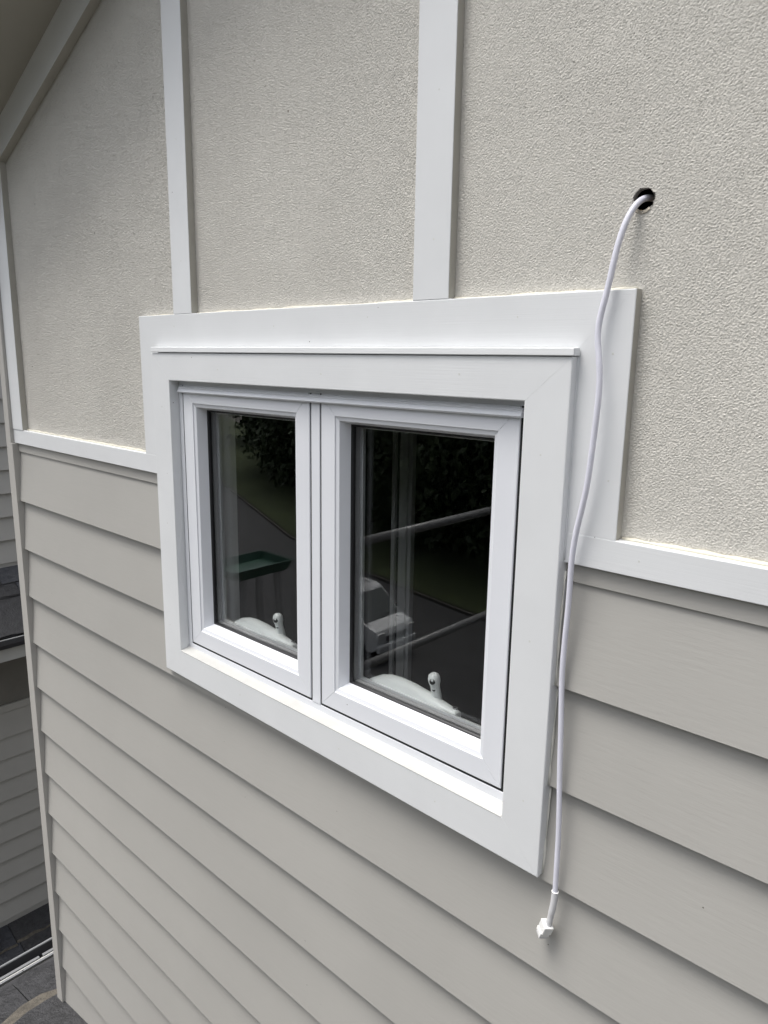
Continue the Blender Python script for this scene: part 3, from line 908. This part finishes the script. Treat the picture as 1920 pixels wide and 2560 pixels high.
for y, w, x in ((0.62, 0.016, -2.86), (0.35, 0.012, -2.80), (0.20, 0.018, -2.72), (0.50, 0.010, -2.93)):
    z = -2.635 + 0.2 * (x + 2.69) + 0.022
    MB().box((x, y, z), (x + w, y + w * 0.7, z + 0.006)).build('slate_chip', M['fascia'], lower, 0.001)

# ================================================================== WHAT THE GLASS REFLECTS: the street in front
G = -9.5


def sheet(name, pts, z, mat, kind='structure', thick=0.0):
    bm = bmesh.new()
    vs = [bm.verts.new((x, y, z)) for x, y in pts]
    bm.faces.new(vs)
    if thick:
        r = bmesh.ops.extrude_face_region(bm, geom=bm.faces[:])
        for v in [g for g in r['geom'] if isinstance(g, bmesh.types.BMVert)]: v.co.z -= thick
    o = MB(); o.bm.free(); o.bm = bm
    ob_ = o.build(name, mat)
    ob_['kind'] = kind
    return ob_


KERB = [(-120, -58), (-70, -41.5), (-38.6, -27.6), (-29.5, -23.6), (-22.9, -21.8), (-15.5, -20.5), (0, -19.2), (60, -17)]
tag(sheet('ground', [(-900, -900), (900, -900), (900, 900), (-900, 900)], G, M['soil']), 'dark earth ground round the house')
tag(sheet('road', KERB + [(60, -10.5), (0, -12.2), (-15, -13.0), (-24, -14.2), (-32, -17.0), (-45, -22.6), (-120, -50)], G + 0.004, M['asphalt']), 'grey asphalt road in front of the house')
tag(sheet('pavement', [(60, -10.4), (0, -12.1), (-15, -12.9), (-24, -14.1), (-32, -16.9), (-45, -22.5), (-120, -49.9), (-120, -47), (-45, -20.4), (-32, -14.9), (-24, -12.2), (-15, -11.0), (0, -10.2), (60, -8.4)], G + 0.13, M['concrete'], thick=0.13), 'concrete pavement along the road')
tag(sheet('grass_verge', [(x, y - 0.25) for x, y in KERB] + [(60, -26), (0, -27), (-20, -27.6), (-30, -31), (-45, -40), (-80, -60), (-125, -80)], G + 0.12, M['grass']), 'mown grass verge beyond the road')
kb = bmesh.new()
kbm = MB()
for (a, c) in zip(KERB, KERB[1:]):
    a, c = Vector((*a, 0)), Vector((*c, 0))
    nn_ = Vector((-(c - a).y, (c - a).x, 0)).normalized() * 0.12
    if nn_.y > 0: nn_ = -nn_
    kbm.hexa([a + Vector((0, 0, G)), c + Vector((0, 0, G)), c + nn_ + Vector((0, 0, G)), a + nn_ + Vector((0, 0, G)),
              a + Vector((0, 0, G + .13)), c + Vector((0, 0, G + .13)), c + nn_ + Vector((0, 0, G + .13)), a + nn_ + Vector((0, 0, G + .13))])
kb.free()
tag(kbm.build('kerb', M['soil']), 'concrete kerb of the grass verge', kind='structure')

# parked van
van = empty('parked_van', (-16.75, -15.55, G + 0.004), 'small white van parked on the road, reflected in the right pane', 'van')
VX, VY, VZ = -16.75, -15.55, G + 0.004


def vp(x, y, z): return (VX + x, VY + y, VZ + z)


side = [(-1.40, 0.35), (1.75, 0.32), (1.95, 0.45), (1.98, 0.80), (1.90, 0.98), (1.42, 1.12), (0.72, 1.80), (0.50, 1.88), (-1.25, 1.90), (-1.40, 1.75)]
b = MB()
prev = None
for sgn in (1,):
    A = [vp(x, -0.80 + (0.10 if z > 1.2 else 0.0), z) for x, z in side]
    B = [vp(x, 0.80 - (0.10 if z > 1.2 else 0.0), z) for x, z in side]
    b.loft(A, B)
b.build('body', M['van'], van, 0.035, 2)
MB().hexa([vp(1.455, -0.72, 1.13), vp(1.455, 0.72, 1.13), vp(0.80, 0.62, 1.765), vp(0.80, -0.62, 1.765),
           vp(1.425, -0.72, 1.10), vp(1.425, 0.72, 1.10), vp(0.77, 0.62, 1.735), vp(0.77, -0.62, 1.735)]).build('windscreen', M['dark_glass'], van)
for s in (-1, 1):
    for x0, x1, x2, x3 in ((0.25, 1.20, 0.72, 0.25), (-1.15, 0.12, 0.12, -1.15)):
        MB().hexa([vp(x0, s * 0.802, 1.15), vp(x1, s * 0.802, 1.15), vp(x2, s * 0.715, 1.68), vp(x3, s * 0.715, 1.68),
                   vp(x0, s * 0.78, 1.15), vp(x1, s * 0.78, 1.15), vp(x2, s * 0.69, 1.68), vp(x3, s * 0.69, 1.68)]).build('side_window', M['dark_glass'], van)
    MB().box(vp(1.93, s * 0.62 - 0.14, 0.72), vp(1.995, s * 0.62 + 0.14, 0.92)).build('headlight', M['lamp'], van, 0.02)
    MB().box(vp(1.05, s * 0.92 - 0.10, 1.12), vp(1.20, s * 0.92 + 0.10, 1.32)).build('wing_mirror', M['gutter'], van, 0.03)
    for x in (1.25, -0.85):
        w = MB().tube([vp(x, s * 0.62, 0.31), vp(x, s * 0.81, 0.31)], 0.31, 24).build('wheel', M['tyre'], van)
        MB().tube([vp(x, s * 0.80, 0.31), vp(x, s * 0.825, 0.31)], 0.19, 20).build('hub', M['galv'], w)
MB().box(vp(1.955, -0.42, 0.62), vp(2.0, 0.42, 0.80)).build('grille', M['gutter'], van, 0.01)
MB().box(vp(1.93, -0.80, 0.36), vp(2.06, 0.80, 0.58)).build('bumper', M['van'], van, 0.04)
for y in (-0.45, -0.15, 0.15, 0.45):
    MB().box(vp(-1.10, y - 0.025, 1.895), vp(0.4, y + 0.025, 1.915)).build('roof_rib', M['van'], van)
MB().box(vp(1.36, -0.6, 1.175), vp(1.40, 0.1, 1.20)).build('wiper', M['gutter'], van)

van.scale = (1.12, 1.12, 1.12)

# scaffold at the end of the wall
sc = empty('scaffold', (-2.5, -1.6, G), 'galvanised tube scaffold with two guard rails, reflected in the right pane', 'scaffold')
for z in (-0.91, -1.60):
    MB().tube([(-2.5, -1.40, z), (-2.5, -3.20, z)], 0.0242, 16).build('guard_rail', M['galv'], sc)
for y in (-1.42, -3.14):
    MB().tube([(-2.54, y, G), (-2.54, y, -0.45)], 0.0242, 16).build('standard', M['galv'], sc)
MB().tube([(-5.10, -3.72, G), (-5.10, -3.72, -0.45)], 0.0242, 16).build('standard', M['galv'], sc)
for y in (-0.95, -1.9):
    MB().tube([(-3.30, y, -2.18), (-5.2, y, -2.18)], 0.0242, 16).build('ledger', M['galv'], sc)
for k in range(4):
    MB().box((-5.05, -0.98 - 0.235 * k - 0.225, -2.150), (-3.35, -0.98 - 0.235 * k, -2.112)).build('plank', M['plank'], sc)
tray = empty('mortar_tray', (-3.55, -1.62, -2.11), 'green plastic tray on a stand on the scaffold, reflected in the left pane', 'tray')
tp = [(-3.70, -1.36), (-3.38, -1.36), (-3.38, -1.80), (-3.70, -1.80)]
cx, cy = -3.54, -1.58
MB().hexa([(cx + (x - cx) * .85, cy + (y - cy) * .85, -1.30) for x, y in tp] + [(cx + (x - cx) * .88, cy + (y - cy) * .88, -1.285) for x, y in tp]).build('tray_floor', M['green'], tray)
for i in range(4):
    a, c = tp[i], tp[(i + 1) % 4]
    ai, ci = [(cx + (x - cx) * .86, cy + (y - cy) * .86) for x, y in (a, c)]
    MB().hexa([(*ai, -1.30), (*ci, -1.30), (*c, -1.235), (*a, -1.235), (ai[0], ai[1], -1.29), (ci[0], ci[1], -1.29),
               (cx + (c[0] - cx) * .97, cy + (c[1] - cy) * .97, -1.235), (cx + (a[0] - cx) * .97, cy + (a[1] - cy) * .97, -1.235)]).build('tray_side', M['green'], tray)
for x, y in tp:
    MB().tube([(cx + (x - cx) * .8, cy + (y - cy) * .8, -2.112), (cx + (x - cx) * .6, cy + (y - cy) * .6, -1.30)], 0.014, 8).build('stand_leg', M['galv'], tray)


# trees beyond the verge
def leaf_mesh(name, nclump, per, size, mat, seed, rx=1.0, rz=1.0):
    r = np.random.default_rng(seed)
    d = r.standard_normal((nclump, 3))
    d /= np.linalg.norm(d, axis=1)[:, None]
    rad = r.uniform(0.35, 1.0, nclump) ** 0.5
    c = d * rad[:, None] * np.array([rx, rx, rz])
    P = np.repeat(c, per, 0) + r.normal(0, 0.10, (nclump * per, 3))
    a = r.standard_normal((len(P), 3)); a /= np.linalg.norm(a, axis=1)[:, None]
    t = r.standard_normal((len(P), 3)); t -= a * (a * t).sum(1)[:, None]; t /= np.linalg.norm(t, axis=1)[:, None]
    s = size * r.uniform(0.6, 1.3, (len(P), 1))
    V = np.stack([P - a * s, P - t * s * .55, P + a * s, P + t * s * .55], 1).reshape(-1, 3)
    me = bpy.data.meshes.new(name)
    nq = len(P)
    me.vertices.add(nq * 4)
    me.vertices.foreach_set('co', V.ravel())
    me.loops.add(nq * 4)
    me.loops.foreach_set('vertex_index', np.arange(nq * 4, dtype=np.int32))
    me.polygons.add(nq)
    me.polygons.foreach_set('loop_start', np.arange(0, nq * 4, 4, dtype=np.int32))
    me.polygons.foreach_set('loop_total', np.full(nq, 4, dtype=np.int32))
    me.update(calc_edges=True)
    me.materials.append(mat)
    return me


crowns = [leaf_mesh('crown_a', 380, 70, 0.034, M['leaf'], 3), leaf_mesh('crown_b', 360, 70, 0.036, M['leaf'], 5, 0.9, 1.15)]
bloom = leaf_mesh('bloom', 90, 16, 0.05, M['blossom'], 9)
spots = [(-66, -56, 6.2), (-52, -48, 5.6), (-46, -40.5, 5.0), (-40, -38.0, 5.2), (-34.5, -36.5, 4.8), (-29, -33.5, 5.0), (-24.5, -31, 4.6), (-20.5, -30.5, 5.3), (-16.5, -30, 4.7), (-12, -30, 5.2), (-7, -29.5, 5.0), (-48, -56, 7.0), (-30, -42, 7.0), (-14, -38, 7.0), (-1, -27, 6.4), (7, -26, 6.0), (15, -25, 6.6), (24, -24, 6.2), (33, -23, 6.6), (44, -20, 6.8)]  # trees right of the house are unseen, added to block low horizon light
words = ['nearest the road bend', 'at the far left of the row', 'left of the tall pair', 'beside the grass bank', 'behind the lawn corner', 'above the kerb curve',
         'with the flattened crown', 'behind the van', 'right of the van', 'near the driveway', 'at the right end of the row', 'in the back row, left', 'in the back row, middle', 'in the back row, right',
         'added out of view to block low sky, opposite the window', 'added out of view to block low sky, next to the one opposite the window', 'added out of view to block low sky, third right of the window', 'added out of view to block low sky, fourth right of the window', 'added out of view to block low sky, fifth right of the window', 'added out of view to block low sky, farthest right of the row']
for i, (x, y, r) in enumerate(spots):
    t = empty('tree', (x, y, G), 'dark leafy tree beyond the grass verge, ' + words[i], 'tree', 'trees beyond the verge')
    r = r * 1.5
    h = r * 0.86
    b = MB().tube([(x, y, G), (x + 0.1, y, G + h * 0.5), (x, y + 0.1, G + h)], [0.28, 0.2, 0.1], 10)
    for k in range(5):
        an = k * 1.256 + i
        b.tube([(x, y, G + h * 0.55), (x + math.cos(an) * r * 0.5, y + math.sin(an) * r * 0.5, G + h + r * 0.2)], [0.1, 0.03], 6)
    b.build('trunk', M['bark'], t)
    for q in range(1):
        o = bpy.data.objects.new('crown', crowns[i % 2])
        o.location = (x, y, G + h)
        o.rotation_euler = (0, 0, i * 1.3)
        o.scale = (r * 0.85, r * 0.85, r)
        link(o, t)
t = empty('flowering_tree', (-22.0, -27.9, G), 'small tree in pale pink blossom at the edge of the lawn', 'tree')
MB().tube([(-22, -27.9, G), (-22, -27.9, G + 7.4)], [0.12, 0.05], 8).build('trunk', M['bark'], t)
o = bpy.data.objects.new('blossom', bloom)
o.location = (-22, -27.9, G + 7.6)
o.scale = (1.0, 1.0, 0.7)
link(o, t)
